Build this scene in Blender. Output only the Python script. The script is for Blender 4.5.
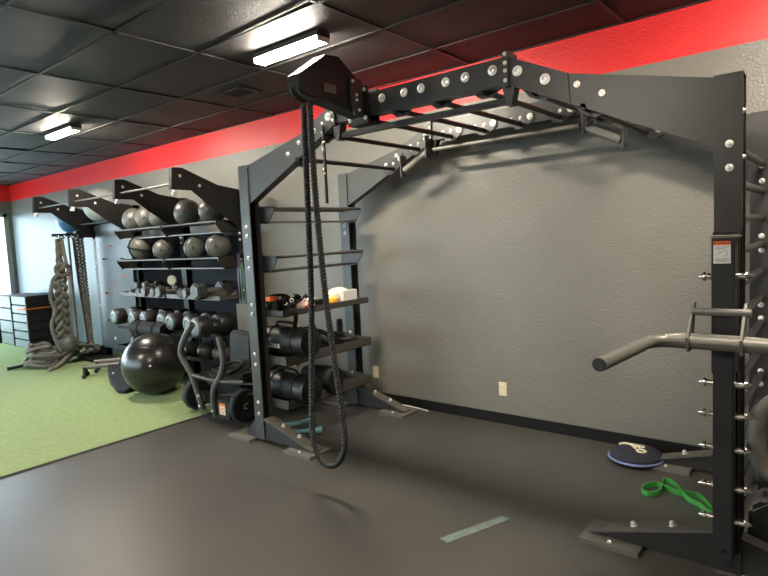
import bpy, bmesh, math, random
from mathutils import Vector, Matrix
PI = math.pi
random.seed(7)
for o in list(bpy.data.objects): bpy.data.objects.remove(o)
SC = bpy.context.scene
COL = SC.collection

# ------------------------------------------------------------------ camera
cam_d = bpy.data.cameras.new('camera'); cam = bpy.data.objects.new('camera', cam_d); COL.objects.link(cam)
cam_d.sensor_width = 36; cam_d.lens = 574.1/768*36; cam_d.clip_start = 0.05
_r = Vector((0.7753, 0.62973, -0.04837)); _u = Vector((-0.0166, 0.09689, 0.99516)); _f = Vector((-0.63137, 0.77075, -0.08557))
cam.matrix_world = Matrix(((_r.x, _u.x, -_f.x, 3.7716), (_r.y, _u.y, -_f.y, -2.8574), (_r.z, _u.z, -_f.z, 1.6), (0, 0, 0, 1)))
SC.camera = cam
# ------------------------------------------------------------------ world, daylight, exposure
W = bpy.data.worlds.new('sky'); SC.world = W; W.use_nodes = True
bgn = W.node_tree.nodes['Background']; bgn.inputs['Color'].default_value = (0.78, 0.90, 1.0, 1); bgn.inputs['Strength'].default_value = 3.2
SC.view_settings.view_transform = 'Standard'; SC.view_settings.look = 'None'
SC.view_settings.gamma = 1.0; SC.view_settings.use_curve_mapping = False
SC.view_settings.exposure = 1.33
LAMP_E = 150.0          # radiance of each ceiling light diffuser
DAY_W = 88.0          # daylight through the shop windows
ROOM = (-9.14, 7.5, -6.6, 1.403, 2.996)     # x0 x1 y0 y1 height
def area(name, loc, rot, sx, sy, watts, col):
    d = bpy.data.lights.new(name, 'AREA'); d.shape = 'RECTANGLE'; d.size = sx; d.size_y = sy; d.energy = watts; d.color = col
    o = bpy.data.objects.new(name, d); COL.objects.link(o); o.location = loc; o.rotation_euler = rot
    return o
area('window_daylight', (-9.35, -2.4, 1.35), (0, -PI/2, 0), 2.2, 7.4, DAY_W*1.3, (0.74, 0.88, 1.0))
area('shopfront_daylight', (-4.6, -6.8, 1.35), (PI/2, 0, 0), 8.0, 2.2, DAY_W*.28, (0.80, 0.92, 1.0))

# ------------------------------------------------------------------ materials
def mat(name, col, rough=0.5, metal=0.0, bump=None, vary=None, spec=0.5, coat=0):
    m = bpy.data.materials.new(name); m.use_nodes = True
    nt = m.node_tree; b = nt.nodes['Principled BSDF']
    b.inputs['Base Color'].default_value = (*col, 1); b.inputs['Roughness'].default_value = rough
    b.inputs['Metallic'].default_value = metal; b.inputs['Specular IOR Level'].default_value = spec
    if coat: b.inputs['Coat Weight'].default_value = coat; b.inputs['Coat Roughness'].default_value = 0.15
    tc = nt.nodes.new('ShaderNodeTexCoord')
    if vary:
        sc, amt = vary
        n = nt.nodes.new('ShaderNodeTexNoise'); n.inputs['Scale'].default_value = sc; n.inputs['Detail'].default_value = 6
        r = nt.nodes.new('ShaderNodeMapRange'); r.inputs[1].default_value = .3; r.inputs[2].default_value = .7
        r.inputs[3].default_value = 1-amt; r.inputs[4].default_value = 1+amt
        mx = nt.nodes.new('ShaderNodeMix'); mx.data_type = 'RGBA'; mx.blend_type = 'MULTIPLY'; mx.inputs[0].default_value = 1
        mx.inputs[6].default_value = (*col, 1)
        nt.links.new(tc.outputs['Object'], n.inputs['Vector']); nt.links.new(n.outputs['Fac'], r.inputs[0])
        nt.links.new(r.outputs[0], mx.inputs[7]); nt.links.new(mx.outputs[2], b.inputs['Base Color'])
    if bump:
        sc, st = bump
        n = nt.nodes.new('ShaderNodeTexNoise'); n.inputs['Scale'].default_value = sc; n.inputs['Detail'].default_value = 3
        bp = nt.nodes.new('ShaderNodeBump'); bp.inputs['Strength'].default_value = st; bp.inputs['Distance'].default_value = 0.01
        nt.links.new(tc.outputs['Object'], n.inputs['Vector']); nt.links.new(n.outputs['Fac'], bp.inputs['Height'])
        nt.links.new(bp.outputs[0], b.inputs['Normal'])
    return m
def emis(name, col, s):
    m = bpy.data.materials.new(name); m.use_nodes = True; b = m.node_tree.nodes['Principled BSDF']
    b.inputs['Base Color'].default_value = (.8, .8, .8, 1)
    b.inputs['Emission Color'].default_value = (*col, 1); b.inputs['Emission Strength'].default_value = s
    return m
def wall_mat():
    m = mat('wall_paint', (.175, .166, .142), .40, bump=(60, .38), vary=(1.3, .10))
    nt = m.node_tree; b = nt.nodes['Principled BSDF']
    mx0 = b.inputs['Base Color'].links[0].from_node
    tc = [n for n in nt.nodes if n.type == 'TEX_COORD'][0]
    sp = nt.nodes.new('ShaderNodeSeparateXYZ'); nt.links.new(tc.outputs['Object'], sp.inputs[0])
    gt = nt.nodes.new('ShaderNodeMath'); gt.operation = 'GREATER_THAN'; gt.inputs[1].default_value = 2.687
    nt.links.new(sp.outputs['Z'], gt.inputs[0])
    mx = nt.nodes.new('ShaderNodeMix'); mx.data_type = 'RGBA'; mx.inputs[7].default_value = (.76, .020, .021, 1)
    nt.links.new(gt.outputs[0], mx.inputs[0]); nt.links.new(mx0.outputs[2], mx.inputs[6]); nt.links.new(mx.outputs[2], b.inputs['Base Color'])
    return m
M = dict(
 wall=wall_mat(),
 tile=mat('ceiling_tile', (.032, .031, .032), .60, bump=(160, .5), vary=(2.5, .25), spec=.25),
 grid=mat('ceiling_grid_metal', (.030, .030, .030), .5, spec=.3),
 floor=mat('rubber_floor', (.058, .055, .049), .38, bump=(220, .12), vary=(1.1, .16)),
 turf=mat('turf', (.33, .43, .20), .9, bump=(420, .9), vary=(26.0, .10), spec=.15),
 seam=mat('seam_dark', (.03, .03, .03), .7),
 base=mat('baseboard_rubber', (.006, .006, .006), .6, spec=.25),
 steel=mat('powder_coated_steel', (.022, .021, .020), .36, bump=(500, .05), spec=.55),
 steel_g=mat('grey_and_lit_left_steel', (.050, .050, .047), .36, bump=(500, .05), spec=.6),  # lighter copy; on the rig's left side it stands in for brighter light
 rack=mat('rack_steel', (.010, .010, .010), .48, bump=(500, .05), spec=.35),
 black=mat('black_gloss_steel', (.006, .006, .006), .40, spec=.35),
 chrome=mat('chrome', (.75, .74, .72), .22, 1.0),
 zinc=mat('zinc_bolt', (.78, .76, .72), .35, .6),
 tube=mat('grey_tube', (.16, .152, .132), .42, .2),
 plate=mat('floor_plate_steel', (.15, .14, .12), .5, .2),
 rope=mat('black_rope', (.007, .007, .0068), .48, bump=(300, .2)),
 rope_w=mat('worn_rope', (.13, .12, .105), .9, bump=(260, .6), vary=(9, .3)),
 rope_p=mat('pale_worn_rope', (.20, .19, .165), .9, bump=(260, .6), vary=(9, .25)),
 vinyl=mat('black_vinyl', (.007, .007, .007), .42, bump=(14, .5)),
 gym=mat('black_gym_ball_vinyl', (.011, .0105, .010), .30, coat=.25),
 ballg=mat('grey_ball_rubber', (.088, .087, .080), .42, bump=(30, .25), vary=(5, .2)),
 ballb=mat('dark_ball_rubber', (.05, .05, .048), .38, bump=(60, .2), vary=(5, .3)),
 blue=mat('blue_ball_vinyl', (.045, .17, .36), .35),
 pale=mat('pale_ball_vinyl', (.34, .37, .38), .4),
 panel=mat('pale_blue_panel', (.12, .158, .17), .40),
 peg=mat('peg_panel_coat', (.060, .080, .090), .32),
 orange=mat('orange_plastic', (.85, .16, .02), .5),
 orangef=mat('faded_orange', (.42, .12, .05), .6),
 yellow=mat('yellow_orange_wrap', (.90, .42, .02), .5),
 white=mat('white_plastic', (.75, .73, .66), .5),
 paper=mat('cream_patterned_paper', (.78, .74, .62), .6, vary=(60, .25)),
 pink=mat('pink_white_fabric', (.72, .50, .46), .8, vary=(30, .35)),
 red=mat('red_print', (.6, .03, .03), .6),
 outlet=mat('ivory_plastic', (.72, .62, .42), .45),
 urethane=mat('grey_urethane', (.012, .0115, .011), .42, bump=(60, .2)),
 cap=mat('pale_end_cap', (.13, .155, .16), .38, .3, vary=(40, .35)),
 hexr=mat('grey_hex_rubber', (.045, .045, .042), .4, vary=(30, .3)),
 silver=mat('silver_metal', (.55, .54, .50), .3, .8),
 rubber=mat('tyre_rubber', (.012, .012, .012), .7, bump=(120, .6)),
 greenb=mat('green_latex', (.055, .33, .06), .45),
 purple=mat('purple_latex', (.10, .065, .13), .5),
 navy=mat('navy_fabric', (.015, .017, .03), .8, bump=(300, .4)),
 piping=mat('blue_piping', (.17, .21, .42), .6),
 cream=mat('cream_embroidery', (.72, .66, .48), .7),
 cyan=mat('cyan_foam', (.16, .36, .40), .6),
 foam=mat('black_foam', (.008, .008, .009), .7, spec=.3),
 boxg=mat('grey_box_vinyl', (.17, .20, .21), .45, vary=(12, .2)),
 streak=mat('pale_green_streak', (.13, .17, .155), .55, vary=(20, .25)),
 panelb=mat('dark_slate_panel', (.014, .019, .023), .75, spec=.15),
 sledt=mat('sled_tube', (.085, .082, .075), .45),
 lit_flange_grip=mat('lit_flange_and_grip_grey', (.085, .08, .068), .6, vary=(14, .25)),  # foot flange sheen painted in as lighter steel; also the grip's own grey
 blackp=mat('matt_black_panel', (.006, .006, .007), .85, spec=.1),
 dullgreen=mat('dull_green_latex', (.04, .13, .045), .6),
 trayst=mat('tray_steel', (.065, .062, .055), .40),
 wood=mat('worn_brown_grey_board', (.10, .09, .075), .7),
 tissue=mat('white_card', (.80, .80, .76), .5),
 binb=mat('blue_bin_plastic', (.02, .03, .35), .4),
 frame=mat('window_frame_metal', (.35, .36, .36), .4),
 pad=mat('dark_pad', (.020, .020, .019), .55, spec=.35),
 strap=mat('webbing_strap', (.010, .010, .010), .8, spec=.3),
 asphalt=mat('asphalt', (.25, .25, .25), .9),
)
gm = bpy.data.materials.new('window_glass'); gm.use_nodes = True; _n = gm.node_tree
for x in list(_n.nodes): _n.nodes.remove(x)
_o = _n.nodes.new('ShaderNodeOutputMaterial'); _t = _n.nodes.new('ShaderNodeBsdfTransparent'); _g = _n.nodes.new('ShaderNodeBsdfGlossy'); _mx = _n.nodes.new('ShaderNodeMixShader')
_g.inputs['Roughness'].default_value = .02; _mx.inputs[0].default_value = .07; _t.inputs[0].default_value = (.93, .97, .97, 1)
_n.links.new(_t.outputs[0], _mx.inputs[1]); _n.links.new(_g.outputs[0], _mx.inputs[2]); _n.links.new(_mx.outputs[0], _o.inputs[0])
M['glass'] = gm

# ------------------------------------------------------------------ mesh helpers
def B(): return bmesh.new()
def box(bm, x0, x1, y0, y1, z0, z1, bev=0):
    r = bmesh.ops.create_cube(bm, size=1.0)
    vs = r['verts']
    for v in vs: v.co = Vector(((x0+x1)/2 + v.co.x*(x1-x0), (y0+y1)/2 + v.co.y*(y1-y0), (z0+z1)/2 + v.co.z*(z1-z0)))
    if bev:
        es = {e for v in vs for e in v.link_edges}
        bmesh.ops.bevel(bm, geom=list(es), offset=bev, segments=2, affect='EDGES')
    return bm
def prism(bm, poly, axis, a, b):
    """poly: 2D points in the two other axes; extruded along axis from a to b"""
    def P(p, t):
        return Vector({'X': (t, p[0], p[1]), 'Y': (p[0], t, p[1]), 'Z': (p[0], p[1], t)}[axis])
    v0 = [bm.verts.new(P(p, a)) for p in poly]; v1 = [bm.verts.new(P(p, b)) for p in poly]
    n = len(poly); fs = [bm.faces.new(v0), bm.faces.new(v1[::-1])]
    for i in range(n): fs.append(bm.faces.new((v0[i], v1[i], v1[(i+1) % n], v0[(i+1) % n])))
    bmesh.ops.recalc_face_normals(bm, faces=fs)
    return bm
def smooth_path(pts, n=8, closed=False):
    P = [Vector(p) for p in pts]; out = []
    N = len(P); rng = N if closed else N-1
    for i in range(rng):
        p0 = P[(i-1) % N] if closed or i > 0 else P[0]; p1 = P[i]; p2 = P[(i+1) % N]
        p3 = P[(i+2) % N] if closed or i+2 < N else P[-1]
        for k in range(n):
            t = k/n
            out.append(.5*((2*p1)+(p2-p0)*t+(2*p0-5*p1+4*p2-p3)*t*t+(3*p1-p0-3*p2+p3)*t**3))
    if not closed: out.append(P[-1])
    return out
def resample(P, step, closed=False):
    if closed: P = P+[P[0]]
    L = [0]
    for a, b in zip(P, P[1:]): L.append(L[-1]+(b-a).length)
    n = max(2, int(L[-1]/step)); out = []; j = 0
    for k in range(n+(0 if closed else 1)):
        s = L[-1]*k/n
        while j < len(L)-2 and L[j+1] < s: j += 1
        t = (s-L[j])/max(1e-9, L[j+1]-L[j]); out.append(P[j].lerp(P[j+1], t))
    return out, L[-1]
def tube(bm, pts, r, seg=12, closed=False, twist=None, cap=True, flat=None):
    """sweep; r number or function(t); twist=(strands, lead, depth) gives laid rope; flat=(w,h) makes a ribbon"""
    P = [Vector(p) for p in pts]; n = len(P); rings = []; s = 0; up = None
    for i in range(n):
        a = P[(i-1) % n] if (closed or i > 0) else P[i]; b = P[(i+1) % n] if (closed or i < n-1) else P[i]
        t = (b-a).normalized()
        if up is None:
            up = Vector((0, 0, 1)) if abs(t.z) < .9 else Vector((0, 1, 0))
        if flat and flat[2]: up = Vector(flat[2])
        u = (up - t*up.dot(t))
        if u.length < 1e-5: u = Vector((1, 0, 0))
        u.normalize(); v = t.cross(u); up = u
        if i > 0: s += (P[i]-P[i-1]).length
        rr = r(i/(n-1)) if callable(r) else r; ring = []
        if flat:
            w, h = flat[0]/2, flat[1]/2
            for (q, z) in ((-h, -w), (h, -w), (h, w), (-h, w)): ring.append(bm.verts.new(P[i]+v*q+u*z))
        else:
            for k in range(seg):
                th = 2*PI*k/seg; R = rr
                if twist: R = rr*(1-twist[2]+twist[2]*abs(math.cos(twist[0]/2*(th-2*PI*s/twist[1]))))
                ring.append(bm.verts.new(P[i]+u*math.cos(th)*R+v*math.sin(th)*R))
        rings.append(ring)
    m = len(rings[0])
    fs = []
    for i in range(n if closed else n-1):
        A = rings[i]; C_ = rings[(i+1) % n]
        for k in range(m): fs.append(bm.faces.new((A[k], A[(k+1) % m], C_[(k+1) % m], C_[k])))
    if cap and not closed: fs.append(bm.faces.new(rings[0][::-1])); fs.append(bm.faces.new(rings[-1]))
    bmesh.ops.recalc_face_normals(bm, faces=fs)
    return bm
def cyl(bm, a, b, r, seg=16, r2=None):
    a, b = Vector(a), Vector(b)
    return tube(bm, [a, b], (lambda t: r+(r2-r)*t) if r2 is not None else r, seg)
def lathe(bm, prof, origin, axis=(0, 0, 1), seg=24):
    """prof: list of (radius, height) from start to end along axis"""
    ax = Vector(axis).normalized(); u = Vector((1, 0, 0)) if abs(ax.x) < .9 else Vector((0, 1, 0))
    u = (u-ax*u.dot(ax)).normalized(); v = ax.cross(u); o = Vector(origin); rings = []; fs = []
    for (r, h) in prof:
        if r < 1e-6: rings.append([bm.verts.new(o+ax*h)])
        else: rings.append([bm.verts.new(o+ax*h+(u*math.cos(2*PI*k/seg)+v*math.sin(2*PI*k/seg))*r) for k in range(seg)])
    for A, C_ in zip(rings, rings[1:]):
        for k in range(seg):
            k2 = (k+1) % seg
            if len(A) == 1 and len(C_) == 1: continue
            if len(A) == 1: fs.append(bm.faces.new((A[0], C_[k], C_[k2])))
            elif len(C_) == 1: fs.append(bm.faces.new((A[k], C_[0], A[k2])))
            else: fs.append(bm.faces.new((A[k], C_[k], C_[k2], A[k2])))
    if len(rings[0]) > 1: fs.append(bm.faces.new(rings[0]))
    if len(rings[-1]) > 1: fs.append(bm.faces.new(rings[-1]))
    bmesh.ops.recalc_face_normals(bm, faces=fs)
    return bm
def sphere(bm, c, r, seg=32, sc=(1, 1, 1)):
    rr = bmesh.ops.create_uvsphere(bm, u_segments=seg, v_segments=seg//2, radius=r)
    for v in rr['verts']: v.co = Vector((v.co.x*sc[0], v.co.y*sc[1], v.co.z*sc[2]))+Vector(c)
    return bm
def bolt(bm, p, axis, r=.017, h=.012):
    a = Vector(axis); r *= .92
    lathe(bm, [(r*1.35, 0), (r*1.35, .003), (r, .003), (r*.95, h*.75), (r*.55, h), (r*.45, h), (r*.42, h*.55), (0, h*.55)], p, a, 14)
    return bm
def torus(bm, c, R, r, axis=(0, 0, 1), seg=32, rs=10, sc=1.0):
    ax = Vector(axis).normalized(); u = Vector((1, 0, 0)) if abs(ax.x) < .9 else Vector((0, 1, 0))
    u = (u-ax*u.dot(ax)).normalized(); v = ax.cross(u)
    return tube(bm, [Vector(c)+u*math.cos(2*PI*k/seg)*R+v*math.sin(2*PI*k/seg)*R*sc for k in range(seg)], r, rs, closed=True)
def finish(bm, name, m, parent=None, sm=None, angle=35):
    if parent is not None:
        bmesh.ops.translate(bm, verts=bm.verts, vec=-WL(parent))
    me = bpy.data.meshes.new(name)
    for f in bm.faces: f.smooth = True
    for e in bm.edges:
        if len(e.link_faces) == 2 and e.calc_face_angle(0) > math.radians(angle): e.smooth = False
    bm.to_mesh(me); bm.free()
    me.materials.append(M[m] if isinstance(m, str) else m)
    o = bpy.data.objects.new(name, me); COL.objects.link(o)
    if parent is not None: o.parent = parent
    return o
def WL(o):
    v = Vector(o.location)
    while o.parent: o = o.parent; v += Vector(o.location)
    return v
SPLIT = {'bolt', 'grip_bracket', 'hook', 'peg', 'peg_mark', 'hanging_tail', 'top_rail', 'slat', 'buckle', 'strap_ring', 'rubber_foot', 'seam_ring', 'side_rail', 'number_print', 'leg', 'ridge', 'end_plate', 'chain_link', 'socket', 'webbing'}
def islands(bm):
    seen = set(); out = []
    for v in bm.verts:
        if v in seen: continue
        st = [v]; comp = []; seen.add(v)
        while st:
            q = st.pop(); comp.append(q)
            for e in q.link_edges:
                w_ = e.other_vert(q)
                if w_ not in seen: seen.add(w_); st.append(w_)
        out.append(comp)
    return out
def obj(name, bm, m, parent=None, label=None, kind=None, angle=35):
    if name in SPLIT:
        bm.verts.index_update(); comps = islands(bm)
        if len(comps) > 1:
            o = None
            for comp in comps:
                nb = bmesh.new(); mp = {v: nb.verts.new(v.co) for v in comp}
                for f in {f for v in comp for f in v.link_faces}: nb.faces.new([mp[v] for v in f.verts])
                bmesh.ops.recalc_face_normals(nb, faces=nb.faces[:])
                o = obj(name, nb, m, parent, label, kind, angle)
            bm.free(); return o
    o = finish(bm, name, m, parent, angle=angle)
    if label: o['label'] = label
    if kind: o['kind'] = kind
    return o
def tag(o, label, cat, group=None, kind=None):
    o['label'] = label; o['category'] = cat
    if group: o['group'] = group
    if kind: o['kind'] = kind
    return o
def thing(name, label, cat, loc=(0, 0, 0), group=None):
    o = bpy.data.objects.new(name, None); COL.objects.link(o); o.location = loc; o.empty_display_size = .1
    return tag(o, label, cat, group)
def single(name, bm, m, label, cat, loc, group=None, angle=35):
    """a thing that is one mesh, origin at loc"""
    bmesh.ops.translate(bm, verts=bm.verts, vec=-Vector(loc))
    o = finish(bm, name, m, angle=angle); o.location = loc
    return tag(o, label, cat, group)
def dup(root, loc, rotz=0, label=None, rot=None, scale=None):
    def cp(o, par):
        c = o.copy(); COL.objects.link(c); c.parent = par
        for ch in [x for x in o.children]: cp(ch, c)
        return c
    r = cp(root, None); r.location = loc; r.rotation_euler = rot if rot else (0, 0, rotz)
    if scale: r.scale = (scale,)*3
    if label: r['label'] = label
    return r
def struct(name, bm, m, parent=None):
    o = finish(bm, name, m, parent)
    if parent is None: o['kind'] = 'structure'
    return o
def text(name, body, size, matn, parent, loc, xdir, ydir, ext=.0008, label=None):
    """flat lettering with local x along xdir and y along ydir, world coordinates"""
    cu = bpy.data.curves.new(name, 'FONT'); cu.body = body; cu.size = size; cu.extrude = ext; cu.align_x = 'CENTER'; cu.align_y = 'CENTER'
    t = bpy.data.objects.new(name+'_tmp', cu); COL.objects.link(t)
    dg = bpy.context.evaluated_depsgraph_get(); dg.update()
    me = bpy.data.meshes.new_from_object(t.evaluated_get(dg)); bpy.data.objects.remove(t); bpy.data.curves.remove(cu)
    x = Vector(xdir).normalized(); y = Vector(ydir).normalized(); z = x.cross(y)
    off = Vector(loc)-WL(parent)
    for v in me.vertices: v.co = off + x*v.co.x + y*v.co.y + z*v.co.z
    me.materials.clear(); me.materials.append(M[matn]); me.name = name
    o = bpy.data.objects.new(name, me); COL.objects.link(o); o.parent = parent
    if label: o['label'] = label
    return o

# ------------------------------------------------------------------ the room
X0, X1, Y0, Y1, H = ROOM
bm = B(); box(bm, X0-.2, X1+.2, Y0-.2, Y1+.2, -.1, 0); struct('floor', bm, 'floor')
bm = B(); box(bm, X0-.2, X1+.2, Y1, Y1+.15, 0, H+.1); struct('wall_back', bm, 'wall')
bm = B(); box(bm, X1, X1+.15, Y0, Y1, 0, H+.1); struct('wall_right', bm, 'wall')
# left end wall with shop windows
bm = B(); box(bm, X0-.15, X0, Y0, Y1, 2.45, H+.1); box(bm, X0-.15, X0, 1.33, Y1, 0, 2.45); box(bm, X0-.15, X0, Y0, Y0+.3, 0, 2.45); box(bm, X0-.15, X0, Y0+.3, 1.33, 0, .12)
struct('wall_left', bm, 'wall')
bm = B(); box(bm, X0, X1, Y0-.15, Y0, 2.45, H+.1); box(bm, X0, X0+.4, Y0-.15, Y0, 0, 2.45); box(bm, -.6, X1, Y0-.15, Y0, 0, 2.45); box(bm, X0+.4, -.6, Y0-.15, Y0, 0, .12)
struct('wall_front', bm, 'wall')
def window_unit(n, axis, a, b, c):
    bm = B()
    if axis == 'x': box(bm, c-.01, c, a, b, .12, 2.45)
    else: box(bm, a, b, c-.01, c, .12, 2.45)
    w = struct('window_%d' % n, bm, 'glass')
    bm = B(); k = .035
    for (p, q, z0, z1) in ((a, a+.07, .12, 2.45), (b-.07, b, .12, 2.45), (a, b, .12, .19), (a, b, 2.38, 2.45)):
        if axis == 'x': box(bm, c-.04, c+.03, p, q, z0, z1)
        else: box(bm, p, q, c-.04, c+.03, z0, z1)
    obj('window_frame', bm, 'frame', w)
for i in range(5): window_unit(i+1, 'x', 1.33-(i+1)*1.526, 1.33-i*1.526, X0-.06)
for i in range(5): window_unit(i+6, 'y', X0+.4+i*1.628, X0+.4+(i+1)*1.628, Y0-.06)
bm = B(); box(bm, X0-30, X0-.2, -30, 20, -.12, -.02); box(bm, X0-.2, 12, -30, Y0-.2, -.12, -.02); o = struct('ground_outside', bm, 'asphalt')
bm = B(); box(bm, X0+.01, X1, Y1-.012, Y1, 0, .089); struct('baseboard_back', bm, 'base')
# ceiling: slightly uneven lay-in tiles on a grid
bm = B(); box(bm, X0-.1, X1+.1, Y0-.1, Y1+.1, H+.06, H+.12); ceil = struct('ceiling', bm, 'tile')
bm = B(); gx = [.09+1.22*i for i in range(-8, 7)]; gy = [.875-.61*j for j in range(-1, 13)]
for i in range(len(gx)-1):
    for j in range(len(gy)-1):
        xa, xb = max(gx[i], X0), min(gx[i+1], X1); ya, yb = max(gy[j+1], Y0), min(gy[j], Y1)
        if xb-xa < .02 or yb-ya < .02: continue
        q = [H+.004+random.uniform(0, .012) for _ in range(4)]
        n = 4; vs = {}
        for a in range(n+1):
            for b in range(n+1):
                s, t = a/n, b/n
                sag = -.006*math.sin(PI*s)*math.sin(PI*t)*random.choice((1, 1, .9))
                z = (q[0]*(1-s)*(1-t)+q[1]*s*(1-t)+q[2]*s*t+q[3]*(1-s)*t)+sag
                vs[a, b] = bm.verts.new((xa+(xb-xa)*s, ya+(yb-ya)*t, z))
        for a in range(n):
            for b in range(n): bm.faces.new((vs[a, b], vs[a, b+1], vs[a+1, b+1], vs[a+1, b]))
obj('ceiling_tiles', bm, 'tile', ceil)
bm = B()
for x in gx:
    if X0 < x < X1: box(bm, x-.012, x+.012, Y0, Y1, H-.004, H+.004)
for y in gy:
    if Y0 < y < Y1: box(bm, X0, X1, y-.012, y+.012, H-.004, H+.004)
box(bm, X0, X1, Y1-.02, Y1, H-.004, H+.004)
obj('ceiling_grid', bm, 'grid', ceil)
# air vent in the ceiling
t = thing('ceiling_vent', 'flat black air vent set in the dark ceiling near the red band', 'vent', (-.58, .52, H-.006))
bm = B(); box(bm, -.73, -.43, .40, .42, H-.014, H-.004); box(bm, -.73, -.43, .62, .64, H-.014, H-.004); box(bm, -.73, -.71, .40, .64, H-.014, H-.004); box(bm, -.45, -.43, .40, .64, H-.014, H-.004); obj('frame', bm, 'grid', t)
bm = B()
for k in range(6): box(bm, -.71, -.45, .43+k*.033, .437+k*.033, H-.012, H-.006)
obj('slat', bm, 'base', t)
# turf with a dark seam
bm = B(); box(bm, X0, -1.02, Y0, Y1-.013, 0, .010); struct('floor_turf', bm, 'turf')
bm = B(); box(bm, -1.02, -.995, Y0, Y1-.013, 0, .006); struct('trim_1', bm, 'seam')
# pale wall panel behind the rope corner
bm = B(); box(bm, -9.1, -4.95, Y1-.014, Y1-.001, .09, 2.42); tag(obj('wall_panel', bm, 'panel'), 'large pale blue glossy panel on the grey wall behind the ropes', 'panel')
# ceiling lights
first = None
def ceiling_light(label, cx, cy):
    global first
    if first is None:
        t = thing('ceiling_light', label, 'light', (0, 0, 0), 'slim ceiling lights')
        bm = B(); box(bm, -.338, .338, -.062, .062, -.034, 0, .003); obj('housing', bm, 'grid', t)
        bm = B(); prism(bm, [(-.054, -.034), (.054, -.034), (.052, -.052), (.036, -.066), (-.036, -.066), (-.052, -.052)], 'X', -.325, .325); obj('diffuser', bm, LM, t, 'glowing warm white diffuser')
        bm = B(); box(bm, -.335, -.325, -.056, .056, -.066, -.0); obj('end_cap', bm, 'white', t)
        bm = B(); box(bm, .325, .335, -.056, .056, -.066, -.0); obj('end_cap', bm, 'white', t)
        first = t; t.location = (cx, cy, H-.004)
    else: t = dup(first, (cx, cy, H-.004), 0, label)
    return t
LM = emis('lamp_diffuser', (1.0, .90, .74), LAMP_E)
ceiling_light('bright slim ceiling light right above the rope pulley arm', .68, 0.0)
ceiling_light('smaller looking slim ceiling light at far left above the rope corner', -3.10, 0.0)
for lx, ly, lb in ((3.72, 0, 'slim ceiling light over the right end of the bridge rig'),
                   (-1.70, -3.66, 'slim ceiling light over the open turf'), (1.95, -3.66, 'slim ceiling light over the middle of the rubber floor')):
    ceiling_light(lb, lx, ly)
# outlets
def outlet(x, z, label):
    t = thing('wall_outlet', label, 'outlet', (x, Y1, z), 'ivory wall outlets')
    bm = B(); box(bm, x-.036, x+.036, Y1-.008, Y1, z-.058, z+.058, .003); obj('cover_plate', bm, 'outlet', t)
    bm = B()
    for s in (-1, 1): box(bm, x-.017, x+.017, Y1-.011, Y1-.007, z+s*.021-.014, z+s*.021+.014, .003)
    obj('socket', bm, 'cream', t)
outlet(.127, .29, 'ivory wall outlet beside the black shelving post')
outlet(1.518, .297, 'ivory wall outlet on the open stretch of grey wall')

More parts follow.
